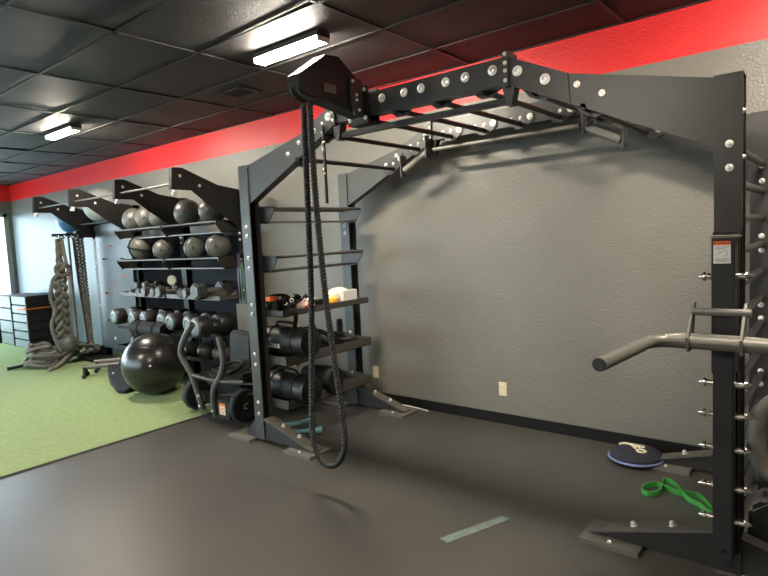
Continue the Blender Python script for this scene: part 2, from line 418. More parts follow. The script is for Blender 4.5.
# ------------------------------------------------------------------ the bridge rig
def channel(bm, x0, x1, y0, y1, z0, z1, t=.007):
    """upright folded from plate: front, back and one side, open on the +x side"""
    prism(bm, [(x0, y0), (x1, y0), (x1, y0+t), (x0+t, y0+t), (x0+t, y1-t), (x1, y1-t), (x1, y1), (x0, y1)], 'Z', z0, z1)
    box(bm, x0, x1, y0, y1, z1-.001, z1+.005)
    return bm
L = 3.302; D = 1.138; w = .1065; PD = .10; PH = 2.217
rig = thing('training_rig', 'big dark steel bridge rig with overhead monkey bars and bolted uprights', 'rig', (0, 0, 0))
def frame(yf, front):
    """one of the two parallel frames; yf is its front face"""
    yb = yf+PD; ym = yf+.012
    for side in (0, 1):
        x0 = 0 if side == 0 else L; x1 = x0+w
        bm = B(); channel(bm, x0, x1, yf, yb, .022, PH)
        up = obj('upright', bm, 'steel_g' if side == 0 else 'steel', rig)  # left uprights lighter: the light on that side is painted in
        bm = B(); xc = x0+.058
        zs = (1.744, 1.673, 1.499, 1.42, 1.123, 1.051, .726, .640, .33, .235) if side == 0 else ((1.93, 1.83) if front else (1.912, 1.826, 1.509, 1.427, 1.104, 1.026, .709, .63))
        for z in zs: bolt(bm, (xc, yf, z), (0, -1, 0), .013)
        if side == 1:
            for z in (2.06, 1.87): bolt(bm, (x1, yf+.0035, z), (1, 0, 0), .008)
        obj('bolt', bm, 'zinc', up, kind='stuff' if 0 else None)
        # foot: long gusset inward, short one outward, floor plates
        sg = 1 if side == 0 else -1; xi = x1 if side == 0 else x0; xo = x0 if side == 0 else x1
        bm = B()
        prism(bm, [(xi, .024), (xi, .195), (xi+sg*.03, .195), (xi+sg*.55, .040), (xi+sg*.55, .024)], 'Y', yf+.010, yf+.020)
        ft = obj('foot_gusset', bm, 'steel', rig)
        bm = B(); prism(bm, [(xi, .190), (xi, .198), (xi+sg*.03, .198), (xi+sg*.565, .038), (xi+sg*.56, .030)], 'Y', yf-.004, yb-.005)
        obj('top_flange', bm, 'lit_flange_grip', ft)  # light falling on the upward face is put into this colour
        bm = B()
        for k in (.18, .36):
            bolt(bm, (xi+sg*k, yf+.05, .198-(k-.03)*.30-.001), (sg*.29, 0, .95), .015, .024)
        obj('bolt', bm, 'zinc', ft)
        e_ = .13 if side == 0 else .50
        bm = B(); prism(bm, [(xo, .024), (xo, .19), (xo-sg*e_, .05), (xo-sg*e_, .024)], 'Y', yf+.01, yb-.015); obj('foot_gusset', bm, 'steel', rig)
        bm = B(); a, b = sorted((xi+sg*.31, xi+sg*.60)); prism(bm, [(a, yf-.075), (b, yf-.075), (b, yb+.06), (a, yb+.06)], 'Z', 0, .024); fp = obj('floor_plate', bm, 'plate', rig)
        bm = B(); bolt(bm, ((a+b)/2, yf-.04, .024), (0, 0, 1), .010); obj('bolt', bm, 'zinc', fp)
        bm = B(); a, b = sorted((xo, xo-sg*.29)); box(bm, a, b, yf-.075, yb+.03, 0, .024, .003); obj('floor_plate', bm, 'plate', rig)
    # gusset plates at the top corners and the sloping / level beams
    def mir(p, s): return [(x if s == 0 else L+w-x, z) for x, z in p]
    for s in (0, 1):
        poly = mir([(w, PH), (.743, 2.372), (.735, 2.222), (w, 1.925)], s)
        bm = B(); prism(bm, poly, 'Y', ym, ym+.008)
        prism(bm, mir([(w, 1.925), (.735, 2.222), (.735, 2.228), (w, 1.931)], s), 'Y', ym+.008, yb-.015)
        prism(bm, mir([(w, PH), (.743, 2.372), (.743, 2.366), (w, PH-.006)], s), 'Y', ym+.008, yb-.015)
        g = obj('corner_gusset', bm, 'steel_g' if s == 0 else 'steel', rig)  # same split here, left gussets take the painted-in light
        bm = B()
        for x, z in ((.58, 2.245), (.70, 2.31)): bolt(bm, (mir([(x, z)], s)[0][0], ym, z), (0, -1, 0), .013)
        obj('bolt', bm, 'zinc', g)
        poly = mir([(.743, 2.372), (1.071, 2.527), (1.071, 2.382), (.735, 2.222)], s)
        bm = B(); prism(bm, poly, 'Y', yf+.004, yb-.02)
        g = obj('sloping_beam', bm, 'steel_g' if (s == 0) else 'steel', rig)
        bm = B()
        for x, z in ((.86, 2.366), (1.01, 2.438)):
            p = mir([(x, z)], s)[0]; bolt(bm, (p[0], yf+.004, p[1]), (0, -1, 0), .022 if front else .012)
        obj('bolt', bm, 'zinc', g)
    xa, xb = 1.071, L+w-1.071
    bm = B(); box(bm, xa, xb, yf+.004, yb-.02, 2.382, 2.527, .003); g = obj('level_beam', bm, 'steel', rig)
    bm = B()
    for x in (1.185, 1.354, 1.485, 1.658, 1.783, 1.956, 2.084, 2.254):
        if front: bolt(bm, (x, yf+.004, 2.472), (0, -1, 0), .022)
    if front: obj('bolt', bm, 'zinc', g)
    # splice brackets at the two peaks, with the low pull-up rail between them
    for xs in (xa, xb):
        bm = B(); prism(bm, [(xs-.015, 2.37), (xs+.015, 2.37), (xs+.015, 2.55), (xs-.015, 2.55)], 'Y', yf-.014, yb)
        prism(bm, [(xs-.04, 2.39), (xs+.04, 2.39), (xs+.015, 2.275), (xs-.015, 2.275)], 'Y', yf+.02, yf+.08)
        g = obj('splice_bracket', bm, 'steel', rig)
        bm = B()
        for z in (2.40, 2.45, 2.49, 2.535): bolt(bm, (xs, yf-.014, z), (0, -1, 0), .0085)
        obj('bolt', bm, 'zinc', g)
    return
frame(0, True); frame(D, False)
# low rails
bm = B(); box(bm, 1.071, 2.338, .035, .075, 2.290, 2.325, .004); obj('low_rail', bm, 'black', rig)
bm = B(); cyl(bm, (1.10, 1.13, 2.305), (2.31, 1.13, 2.305), .017); obj('pull_up_bar', bm, 'tube', rig)
for s in (0, 1):
    mx = lambda x: x if s == 0 else L+w-x
    bm = B(); cyl(bm, (mx(.82), 1.10, 2.165), (mx(1.055), 1.10, 2.285), .028); obj('grip_bar', bm, 'tube', rig)
    bm = B(); 
    for xx, z in ((.80, 2.16), (1.06, 2.29)): prism(bm, [(1.06, z+.13), (1.16, z+.13), (1.14, z-.05), (1.07, z-.05)], 'X', mx(xx)-.006, mx(xx)+.006)
    g = obj('grip_bracket', bm, 'steel_g', rig)
# rungs with their end plates
def zb(x):
    x = min(x, L+w-x)
    if x < .735: return 1.925+(x-w)*(2.222-1.925)/(.735-w)
    if x < 1.071: return 2.222+(x-.735)*(2.382-2.222)/(1.071-.735)
    return 2.382
for x in (.675, .95, 1.27, 1.57, 1.87, 2.17, 2.46, 2.735):
    z = zb(x)+.004; sl = (zb(x+.02)-zb(x-.02))/.04
    bm = B(); cyl(bm, (x, .012, z), (x, D+.012, z), .017, 14); r = obj('rung', bm, 'black', rig)
    for yp in (.086, D-.006):
        bm = B(); q = [(-.105, .075), (.105, .075), (.105, .02), (.035, -.032), (-.035, -.032), (-.105, .02)]
        prism(bm, [(x+a, z+c+a*sl) for a, c in q], 'Y', yp, yp+.008)
        e = obj('end_plate', bm, 'steel', r)
        bm = B()
        for a in (-.075, .0, .075): bolt(bm, (x+a, yp, z+.045+a*sl), (0, -1, 0), .011 if a <= 0 else .019)
        obj('bolt', bm, 'zinc', e)
# side ladder between the two right uprights
for k in range(12):
    z = 1.924-.154*k
    bm = B(); tube(bm, smooth_path([(L+.06, .105, z), (L+.06, .35, z), (L+.06, D-.25, z), (L+.06, D, z)], 3), .019, 12); obj('ladder_rung', bm, 'steel', rig)
# shelves spanning between the two left uprights
def ball_shelf(root, z, L0, L1, axis, yw, depth=.26):
    """rails and end plates; axis 'Y': runs along Y, sticks out to +X from yw; axis 'X': runs along X, sticks out to -Y from yw"""
    if axis == 'Y':
        T = lambda l, d, zz: (yw+d, l, zz)
        pa = 'Y'; poly = lambda pts: [(yw+d, z+c) for d, c in pts]
    else:
        T = lambda l, d, zz: (l, yw-d, zz)
        pa = 'X'; poly = lambda pts: [(yw-d, z+c) for d, c in pts]
    P = [(0, .02), (0, -.12), (depth-.06, -.12), (depth+.01, -.03), (depth+.01, .01), (depth-.05, .012)]
    bm = B(); a = T(L0, 0, z); b = T(L1, depth-.07, z)
    box(bm, min(a[0], b[0]), max(a[0], b[0]), min(a[1], b[1]), max(a[1], b[1]), z-.112, z-.106); sh = obj('ball_shelf', bm, 'black', root)
    bm = B(); prism(bm, poly(P), pa, L0, L0+.008); prism(bm, poly(P), pa, L1-.008, L1); obj('end_plate', bm, 'steel', sh)
    bm = B(); cyl(bm, T(L0, depth-.01, z), T(L1, depth-.01, z), .013, 10); obj('front_rail', bm, 'steel_g', sh)
    bm = B(); cyl(bm, T(L0, .05, z-.005), T(L1, .05, z-.005), .013, 10); obj('rear_rail', bm, 'steel', sh)
    bm = B(); a = T(L0, depth-.065, z-.12); b = T(L1, depth-.10, z-.115)
    box(bm, min(a[0], b[0]), max(a[0], b[0]), min(a[1], b[1]), max(a[1], b[1]), z-.122, z-.112); obj('lower_strip', bm, 'tube', sh)
def tray(root, z, L0, L1, axis, yw, depth, lip=.045, d0=0, m='trayst'):
    bm = B()
    if axis == 'Y':
        box(bm, yw+d0, yw+depth, L0, L1, z, z+.006); box(bm, yw+depth-.008, yw+depth, L0, L1, z, z+lip); box(bm, yw+d0, yw+d0+.006, L0, L1, z, z+lip)
        box(bm, yw+d0, yw+depth, L0, L0+.006, z, z+lip); box(bm, yw+d0, yw+depth, L1-.006, L1, z, z+lip)
    else:
        box(bm, L0, L1, yw-depth, yw-d0, z, z+.006); box(bm, L0, L1, yw-depth, yw-depth+.008, z, z+lip); box(bm, L0, L1, yw-d0-.006, yw-d0, z, z+lip)
        box(bm, L0, L0+.006, yw-depth, yw-d0, z, z+lip); box(bm, L1-.006, L1, yw-depth, yw-d0, z, z+lip)
    return obj('shelf_tray', bm, m, root)
ball_shelf(rig, 1.885, .105, 1.133, 'Y', .0)
ball_shelf(rig, 1.495, .105, 1.133, 'Y', .0)
tray(rig, 1.02, .105, 1.133, 'Y', 0, .31, .05, -.06)
tray(rig, .625, .105, 1.133, 'Y', 0, .315, .075, -.06)
tray(rig, .268, .105, 1.133, 'Y', 0, .31, .075, -.06)

# weight column on the right front upright, with sleeve and pins
col_ = thing('pin_column', 'dark square column with chrome pins bolted to the right front upright', 'column', (L+.055, -.08, 0))
bm = B(); box(bm, L+.018, L+.092, -.125, -.05, .135, 1.50, .004); obj('column', bm, 'pad', col_)
bm = B(); box(bm, L+.004, L+.1, -.045, -.002, .14, 1.56); obj('black_backing', bm, 'black', col_)  # black strip filling the gap between column and upright
bm = B(); box(bm, L+.013, L+.098, -.135, -.046, .96, 1.535, .003); slv = obj('sleeve', bm, 'pad', col_)
bm = B(); box(bm, L+.008, L+.110, -.142, -.040, 1.535, 1.545, .002); obj('sleeve_lip', bm, 'tube', slv)
for z in (1.372, .911, .774, .626, .453, .308):
    bm = B()
    for (x0, s) in ((L+.015, -1), (L+.098, 1)):
        yy = -.085; zz = z
        lathe(bm, [(.014, 0), (.014, .034), (.010, .036), (.010, .040), (.020, .042), (.019, .050), (.009, .060), (.003, .070)], (x0-s*.01, yy, zz), (s, 0, 0), 12)
    obj('pin', bm, 'chrome', col_)
bm = B(); lathe(bm, [(.012, 0), (.012, .003), (0, .003)], (L+.06, -.125, .18), (0, -1, 0), 14); obj('hole', bm, 'black', col_)
bm = B(); box(bm, L+.021, L+.084, -.1375, -.135, 1.430, 1.522, .0005); stk = obj('warning_label', bm, 'white', col_, 'white warning label with orange header')
bm = B(); box(bm, L+.021, L+.084, -.1385, -.1372, 1.506, 1.522); obj('label_header', bm, 'orange', stk, 'orange header strip')
text('label_text', '\u25B2 WARNING', .0105, 'base', stk, (L+.0525, -.1388, 1.514), (1, 0, 0), (0, 0, 1), .0003)
bm = B()
for z, a, b in ((1.497, .03, .045), (1.497, .05, .078), (1.490, .028, .06), (1.448, .026, .078), (1.442, .026, .078), (1.436, .03, .07)): box(bm, L+a, L+b, -.1385, -.1374, z, z+.002)
tube(bm, smooth_path([(L+.035, -.138, 1.468), (L+.05, -.138, 1.478), (L+.066, -.138, 1.484), (L+.072, -.138, 1.468), (L+.06, -.138, 1.458)], 4), .0009, 5)
obj('label_print', bm, 'tube', stk)

# dip bars
dip = thing('dip_bars', 'bent grey tube dip handles clamped across the right upright', 'dip bars', (L+.055, -.2, 1.115))
zt = 1.104
path = smooth_path([(3.062, -.776, zt), (3.075, -.6, zt), (3.089, -.42, zt), (3.096, -.32, zt), (3.108, -.262, zt), (3.145, -.222, zt), (3.20, -.212, zt), (3.3, -.210, zt), (3.6, -.207, zt)], 5)
bm = B(); tube(bm, path, .0275, 20); h = obj('handle', bm, 'tube', dip)
bm = B(); lathe(bm, [(.0245, 0), (.0245, .004), (0, .004)], (3.062, -.7755, zt), (-.1, -1, 0), 20); obj('end_plug', bm, 'pad', h, 'dark rubber end plug')
path = smooth_path([(3.15, -.222, zt+.012), (3.22, -.178, zt+.016), (3.4, -.170, zt+.016), (3.56, -.19, zt+.01), (3.63, -.3, zt), (3.68, -.62, zt)], 5)
bm = B(); tube(bm, path, .018, 16); obj('handle', bm, 'tube', dip)
for x in (3.245, 3.437):
    bm = B(); prism(bm, [(-.245, 1.068), (-.160, 1.068), (-.085, 1.262), (-.125, 1.262), (-.252, 1.13)], 'X', x-.005, x+.005); obj('side_plate', bm, 'tube', dip)
bm = B(); cyl(bm, (3.245, -.152, 1.228), (3.462, -.152, 1.228), .016, 14); obj('cross_pin', bm, 'tube', dip)

# rope pulley trainer at the front beam
rp = thing('rope_pulley_trainer', 'dark box arm rope trainer clamped to the front beam, pulley end towards the room', 'rope trainer', (1.28, 0, 2.45))
bm = B(); prism(bm, [(.0, 2.375), (-.525, 2.452), (-.555, 2.485), (-.550, 2.55), (-.33, 2.70), (-.22, 2.71), (.0, 2.57)], 'X', 1.24, 1.34); body = obj('arm_housing', bm, 'black', rp)
bm = B(); prism(bm, [(-.03, 2.37), (-.11, 2.37), (-.14, 2.45), (-.14, 2.60), (-.03, 2.60)], 'X', 1.345, 1.358); obj('side_plate', bm, 'steel', body)
bm = B(); box(bm, 1.215, 1.385, -.022, -.002, 2.34, 2.565, .003); box(bm, 1.215, 1.385, .084, .10, 2.34, 2.565, .003); box(bm, 1.215, 1.385, -.022, .10, 2.335, 2.348); clamp = obj('clamp', bm, 'black', rp)
bm = B()
for x, z in ((1.235, 2.37), (1.365, 2.37), (1.235, 2.545), (1.365, 2.545)): bolt(bm, (x, -.022, z), (0, -1, 0), .011)
for y, z in ((-.07, 2.41), (-.09, 2.47), (-.09, 2.50), (-.12, 2.58)): bolt(bm, (1.358, y, z), (1, 0, 0), .008)
obj('bolt', bm, 'zinc', clamp)
bm = B(); lathe(bm, [(.02, 0), (.085, .002), (.085, .012), (.068, .022), (.068, .048), (.085, .058), (.085, .068), (.02, .07)], (1.255, -.47, 2.50), (1, 0, 0), 28); obj('pulley_wheel', bm, 'pad', rp)
bm = B(); box(bm, 1.3455, 1.348, -.36, -.26, 2.48, 2.53); obj('badge', bm, 'steel_g', rp)
# endless rope
pts = [(1.205, -.4, 2.42), (1.190, -.4, 1.86), (1.170, -.4, 1.24), (1.122, -.4, .62), (1.108, -.4, .40), (1.135, -.4, .27), (1.20, -.4, .205), (1.29, -.4, .21), (1.36, -.4, .28), (1.392, -.4, .39), (1.372, -.4, .63), (1.30, -.4, 1.24), (1.262, -.4, 1.86), (1.256, -.4, 2.42)]
P, _ = resample(smooth_path(pts+[], 10), .0055)
bm = B(); tube(bm, P, .021, 24, twist=(3, .066, .45)); ro = single('looped_rope', bm, 'rope', 'thick black twisted rope loop hanging from the pulley trainer', 'rope', (1.25, -.4, .2), angle=80)
# strap with chain hanging off the beam
hs = thing('hanging_strap', 'thin black strap with small chain hanging behind the rope loop', 'strap', (.975, .0, 2.40))
bm = B(); box(bm, .965, .985, -.016, -.008, 1.86, 2.38); obj('strap', bm, 'strap', hs)
bm = B()
for k in range(16): torus(bm, (.975, -.022, 2.06+k*.018), .008, .002, (1, 0, 0) if k % 2 else (0, 1, 0), 10, 6)
obj('chain_link', bm, 'chrome', hs)
bm = B(); torus(bm, (.975, -.012, 2.385), .014, .003, (1, 0, 0), 14, 6); obj('hook', bm, 'chrome', hs)

# ------------------------------------------------------------------ left storage rack
rack = thing('storage_rack', 'long black wall storage rack with cantilever arms and ball shelves', 'rack', (-3.2, 1.14, 0))
AX = (-1.60, -2.79, -3.98, -5.15)
for i, x in enumerate(AX):
    bm = B(); channel(bm, x, x+w, D, D+PD, .012, 2.217); up = obj('upright', bm, 'rack', rack)
    bm = B()
    for z in (2.0, 1.93, 1.74, 1.67, 1.45, 1.38, 1.1, .8): bolt(bm, (x+.05, D, z), (0, -1, 0), .012)
    obj('bolt', bm, 'zinc', up)
    xa = x+.012
    bm = B(); prism(bm, [(.355, 2.415), (.467, 2.42), (.88, 2.262), (D, 2.225), (D, 1.80), (.75, 2.05), (.56, 2.192), (.335, 2.195)], 'X', xa+.045, xa+.053)
    prism(bm, [(.355, 2.415), (.467, 2.42), (.467, 2.412), (.355, 2.407)], 'X', xa, xa+.05)
    prism(bm, [(.467, 2.42), (.88, 2.262), (D, 2.225), (D, 2.217), (.88, 2.254), (.467, 2.412)], 'X', xa, xa+.05)
    prism(bm, [(.355, 2.415), (.335, 2.195), (.343, 2.195), (.363, 2.415)], 'X', xa, xa+.05)
    arm = obj('cantilever_arm', bm, 'rack', rack)
    bm = B()
    for y, z in ((.44, 2.335), (.66, 2.245)): bolt(bm, (xa+.053, y, z), (1, 0, 0), .013)
    obj('bolt', bm, 'zinc', arm)
    bm = B(); box(bm, xa+.0, xa+.05, .37, .40, 2.165, 2.196, .003); box(bm, xa+.01, xa+.04, .355, .40, 2.145, 2.17); obj('roller_bracket', bm, 'zinc', arm)
    bm = B(); prism(bm, [(.65, .012), (D, .012), (D, .18), (1.05, .18), (.65, .035)], 'X', x+.045, x+.055); box(bm, x, x+w, .62, D+.2, 0, .012); obj('foot', bm, 'black', rack)
for xa, xb in zip(AX[1:], AX[:-1]):
    bm = B(); cyl(bm, (xa+.06, .41, 2.262), (xb+.012, .41, 2.262), .011, 12); obj('hanging_bar', bm, 'trayst', rack)
for (a, b) in ((-3.90, -2.74), (-2.71, -1.60)):
    ball_shelf(rack, 1.875, a, b, 'X', D); ball_shelf(rack, 1.475, a, b, 'X', D)
    tray(rack, 1.00, a, b, 'X', D, .28, .055)
    bm = B(); box(bm, a, b, .80, 1.10, .590, .605); box(bm, a, b, .80, .812, .57, .65); obj('dumbbell_saddle', bm, 'rack', rack)
    tray(rack, .30, a, b, 'X', D, .36, .05, m='rack')
    bm = B(); box(bm, a+.09, b+.0, D+.04, D+.048, .36, 1.76); obj('back_panel', bm, 'blackp' if a < -3 else 'panelb', rack, 'black back panel' if a < -3 else 'dark slate back panel')
# peg panel
bm = B(); box(bm, -4.98, -3.94, 1.10, 1.128, .17, 2.0, .003); pn = obj('peg_panel', bm, 'peg', rack, 'slate blue peg panel')
bm = B()
for x, z in ((-4.55, 1.68), (-4.55, 1.12), (-4.45, .72), (-4.2, 1.25), (-4.75, .98)):
    box(bm, x-.05, x+.05, 1.094, 1.10, z-.012, z+.012, .002)
obj('peg_mark', bm, 'orangef', pn, 'small orange mark')
bm = B()
for x in (-4.75, -4.2):
    for z in (1.5, 1.0, .6): cyl(bm, (x, 1.10, z), (x, 1.07, z), .010, 8)
obj('peg', bm, 'base', pn)
bm = B(); bolt(bm, (-4.62, 1.10, .33), (0, -1, 0), .02); bolt(bm, (-4.05, 1.10, .33), (0, -1, 0), .02); obj('bolt', bm, 'zinc', pn)
# rope hanger frame at the far end
bm = B()
box(bm, -5.11, -5.07, .54, D+.02, 1.855, 1.895); box(bm, -5.15, -5.04, .86, D+.02, 1.83, 1.93)
hg = obj('rope_hanger', bm, 'rack', rack)
bm = B()
for y in (.60, .68, .77, .86):
    tube(bm, smooth_path([(-5.07, y, 1.87), (-5.04, y, 1.835), (-5.0, y, 1.83), (-4.99, y, 1.87)], 4), .009, 8)
obj('hook', bm, 'chrome', hg)
bm = B(); cyl(bm, (-5.48, 1.12, 1.97), (-5.0, 1.12, 1.97), .012, 10); cyl(bm, (-5.25, D, 1.90), (-5.25, .80, 1.90), .012, 10); obj('ball_rest', bm, 'rack', rack)
bm = B()
for y in (.92, 1.10): cyl(bm, (-5.1, y, 2.02), (-3.95, y, 2.02), .014, 10)
obj('top_rail', bm, 'rack', rack)

# balls on the rack
def ball(name, label, c, r, m, group, cat='ball', seams=0):
    t = thing(name, label, cat, (c[0], c[1], c[2]-r), group)
    bm = B(); sphere(bm, c, r, 40); obj('body', bm, m, t)
    bm = B()
    for k in range(seams):
        a = k*PI/seams; torus(bm, c, r*1.0, .0035, (math.cos(a), math.sin(a)*.8, math.sin(a)*.6), 40, 6)
    lathe(bm, [(.014, 0), (.014, .004), (0, .004)], (c[0]+r*.707, c[1]-r*.707, c[2]), (.707, -.707, 0), 12)
    obj('seam_ring' if seams else 'valve', bm, 'pad', t)
    return t
Gt = 'medicine balls on the ball shelves'
zt_ = 1.888
ball('medicine_ball', 'pale grey medicine ball, leftmost on the top ball shelf', (-3.60, 1.0, 2.01), .150, 'ballg', Gt)
ball('medicine_ball', 'pale grey medicine ball, middle of three on the top left shelf', (-3.25, 1.0, 2.01), .150, 'ballg', Gt)
ball('medicine_ball', 'pale grey ball half hidden behind the second arm from the right', (-2.92, 1.0, 2.005), .148, 'ballg', Gt, seams=2)
ball('medicine_ball', 'dark glossy grey medicine ball on the top shelf between the two right arms', (-2.33, 1.0, 2.015), .160, 'ballb', Gt)
ball('medicine_ball', 'dark grey medicine ball tucked under the rightmost arm', (-1.83, 1.0, 2.01), .155, 'ballb', Gt)
ball('medicine_ball', 'medicine ball in a dark strap cover, leftmost on second shelf', (-3.48, 1.0, 1.625), .160, 'ballg', Gt, seams=3)
ball('medicine_ball', 'smaller scuffed grey ball beside the strapped one on second shelf', (-2.93, 1.0, 1.595), .130, 'ballg', Gt, seams=2)
ball('medicine_ball', 'grey ribbed medicine ball, left of the pair on the second shelf right bay', (-2.22, 1.0, 1.60), .138, 'ballg', Gt, seams=1)
ball('medicine_ball', 'grey scuffed medicine ball, right end of the second shelf', (-1.77, 1.0, 1.605), .140, 'ballg', Gt, seams=1)
ball('exercise_ball', 'blue exercise ball perched above the rope hanger under the far arm', (-5.33, .93, 2.11), .205, 'blue', 'exercise balls stored on the rack')
ball('exercise_ball', 'pale grey exercise ball above the slate peg panel', (-4.50, 1.01, 2.268), .245, 'pale', 'exercise balls stored on the rack')
# strap cover on the ball
bm = B()
for ax in ((1, 0, .2), (.2, .1, 1)): torus(bm, (-3.48, 1.0, 1.625), .163, .012, ax, 36, 6)
single('ball_strap', bm, 'strap', 'dark strap wrapped round the leftmost ball of the second shelf', 'strap', (-3.52, 1.0, 1.46))

# big dumbbells on the saddle row: long axis towards the room
db = thing('round_dumbbell', 'x', 'dumbbell', (0, 0, 0), 'round dumbbells on the saddle shelf')
bm = B(); prof = [(0, 0), (.078, 0), (.096, .008), (.104, .022), (.104, .125), (.096, .138), (.03, .142), (0, .142)]
lathe(bm, prof, (0, -.215, .104), (0, 1, 0), 28); hd = obj('weight_head', bm, 'urethane', db)
bm = B(); lathe(bm, [(.078, 0), (.080, .004), (.050, .006), (.046, .002), (0, .002)], (0, -.214, .104), (0, -1, 0), 28); obj('end_cap', bm, 'cap', hd, 'pale scuffed end cap')
bm = B()
for s in range(5): a = s*.35+.8; box(bm, .056*math.cos(a)-.005, .056*math.cos(a)+.005, -.2215, -.2185, .104+.060*math.sin(a)-.008, .104+.060*math.sin(a)+.008)
obj('number_print', bm, 'white', hd)
bm = B(); lathe(bm, prof, (0, .010, .104), (0, 1, 0), 28); obj('weight_head', bm, 'urethane', db)
bm = B(); cyl(bm, (0, -.08, .096), (0, .08, .096), .017, 12); obj('handle', bm, 'chrome', db)
locs = [(-3.66, .86, 'leftmost round dumbbell with a pale scuffed cap'), (-3.22, .88, 'second round dumbbell from the left, pale cap'),
        (-2.98, .90, 'third round dumbbell from the left, small bright mark on its cap'), (-2.62, .92, 'round dumbbell just above the rolled black mat'),
        (-2.36, .88, 'round dumbbell with pale blue cap right of the rolled mat'), (-1.99, .88, 'round dumbbell behind the left sled handle'),
        (-1.70, .83, 'largest looking round dumbbell at the right end of the saddle')]
for k, (x, y, lb) in enumerate(locs):
    if k == 0: db.location = (x, y, .650); db['label'] = lb
    else: dup(db, (x, y, .650 if k < 6 else .62), random.uniform(-.08, .08), lb, scale=(1 if k < 6 else 1.15))
# small dumbbells on the tray
sd = thing('small_dumbbell', 'x', 'dumbbell', (0, 0, 0), 'small dumbbells on the tray')
hexp = [(.047*math.cos(PI/6+k*PI/3), .047+.047*math.sin(PI/6+k*PI/3)) for k in range(6)]
bm = B(); prism(bm, hexp, 'Y', -.105, -.045); bmesh.ops.bevel(bm, geom=bm.edges[:], offset=.008, segments=2, affect='EDGES'); obj('weight_head', bm, 'hexr', sd)
bm = B(); prism(bm, hexp, 'Y', .045, .105); bmesh.ops.bevel(bm, geom=bm.edges[:], offset=.008, segments=2, affect='EDGES'); obj('weight_head', bm, 'hexr', sd)
bm = B(); cyl(bm, (0, -.05, .047), (0, .05, .047), .013, 10); obj('handle', bm, 'silver', sd)
sdl = [(-3.63, .98, 1.0, 1, 0, 'small hex dumbbell at the left end of the tray'), (-3.42, .98, 1.0, 1, .15, 'small hex dumbbell, second in the tray front row'),
       (-3.20, .98, 1.0, 1.25, 0, 'grey hex dumbbell in the middle of the left tray'), (-3.03, .98, 1.0, 1.1, .05, 'narrow hex dumbbell left of the bright round weight'),
       (-2.84, .98, 1.0, 1.3, 0, 'pale blue grey hex dumbbell at the right of the left tray'), (-3.60, 1.045, 1.085, .9, .1, 'small dumbbell lying on top at the left end of the tray'),
       (-3.37, 1.045, 1.09, .9, -.1, 'small dumbbell lying on top, second from the left'), (-2.42, .98, 1.0, 1.15, .3, 'grey hex dumbbell standing left in the right tray'),
       (-2.35, 1.06, 1.085, .8, 1.2, 'little dumbbell crossed behind in the right tray'), (-2.27, .99, 1.0, 1.2, -.1, 'grey hex dumbbell next to the biggest one'),
       (-1.92, .97, 1.0, 1.85, 0, 'big faceted hex dumbbell in the middle of the right tray'), (-1.72, .98, 1.0, 1.0, .9, 'silver handled small dumbbell right of the big hex one'),
       (-1.66, 1.06, 1.0, .85, 0.2, 'small dumbbell at the right end of the tray')]
for k, (x, y, z, s, rz, lb) in enumerate(sdl):
    if k == 0: sd.location = (x, y, z+.007); sd['label'] = lb
    else: dup(sd, (x, y, z+.007), rz, lb, scale=s*1.18)
bm = B(); lathe(bm, [(0, 0), (.055, 0), (.062, .006), (.062, .02), (.055, .026), (0, .026)], (-2.93, 1.09, 1.205), (.5, -.87, 0), 24)
box(bm, -2.935, -2.925, 1.08, 1.11, 1.0, 1.16); single('round_weight', bm, 'cream', 'bright cream round disc standing on the left tray', 'weight', (-2.93, 1.09, 1.0))
# kettlebells on the low tray
kb = thing('kettlebell', 'x', 'kettlebell', (0, 0, 0), 'kettlebells on the low tray')
bm = B(); lathe(bm, [(0, 0), (.065, 0), (.095, .03), (.110, .08), (.100, .13), (.06, .175), (0, .19)], (0, 0, 0), (0, 0, 1), 26); obj('body', bm, 'ballb', kb)
bm = B(); tube(bm, smooth_path([(-.055, 0, .15), (-.075, 0, .20), (-.055, 0, .255), (0, 0, .27), (.055, 0, .255), (.075, 0, .20), (.055, 0, .15)], 5), .016, 12); obj('handle', bm, 'pad', kb)
for k, (x, lb) in enumerate([(-1.75, 'black kettlebell nearest the grey pad on the low tray'), (-2.05, 'black kettlebell seen between the sled handles'), (-2.35, 'black kettlebell just right of the big exercise ball'), (-3.6, 'black kettlebell at the left end of the low tray')]):
    if k == 0: kb.location = (x, .93, .307); kb['label'] = lb
    else: dup(kb, (x, .93, .307), .4*k, lb)

# big black gym ball
gb = thing('exercise_ball', 'big glossy black exercise ball on the edge of the green turf', 'ball', (-2.194, .358, .01))
bm = B(); sphere(bm, (-2.194, .358, .349), .340, 64); ob = obj('body', bm, 'gym', gb)
bm = B()
for k in range(-3, 4):
    zz = k*.075; rr = math.sqrt(.340**2-zz**2); torus(bm, (-2.194, .358, .349+zz), rr, .0018, (0, 0, 1), 64, 5)
obj('ridge', bm, 'gym', gb)
bm = B(); d = Vector((.80, -.58, .12)).normalized(); lathe(bm, [(.012, 0), (.012, .004), (0, .004)], Vector((-2.194, .358, .349))+d*.339, d, 12); obj('valve', bm, 'white', gb)
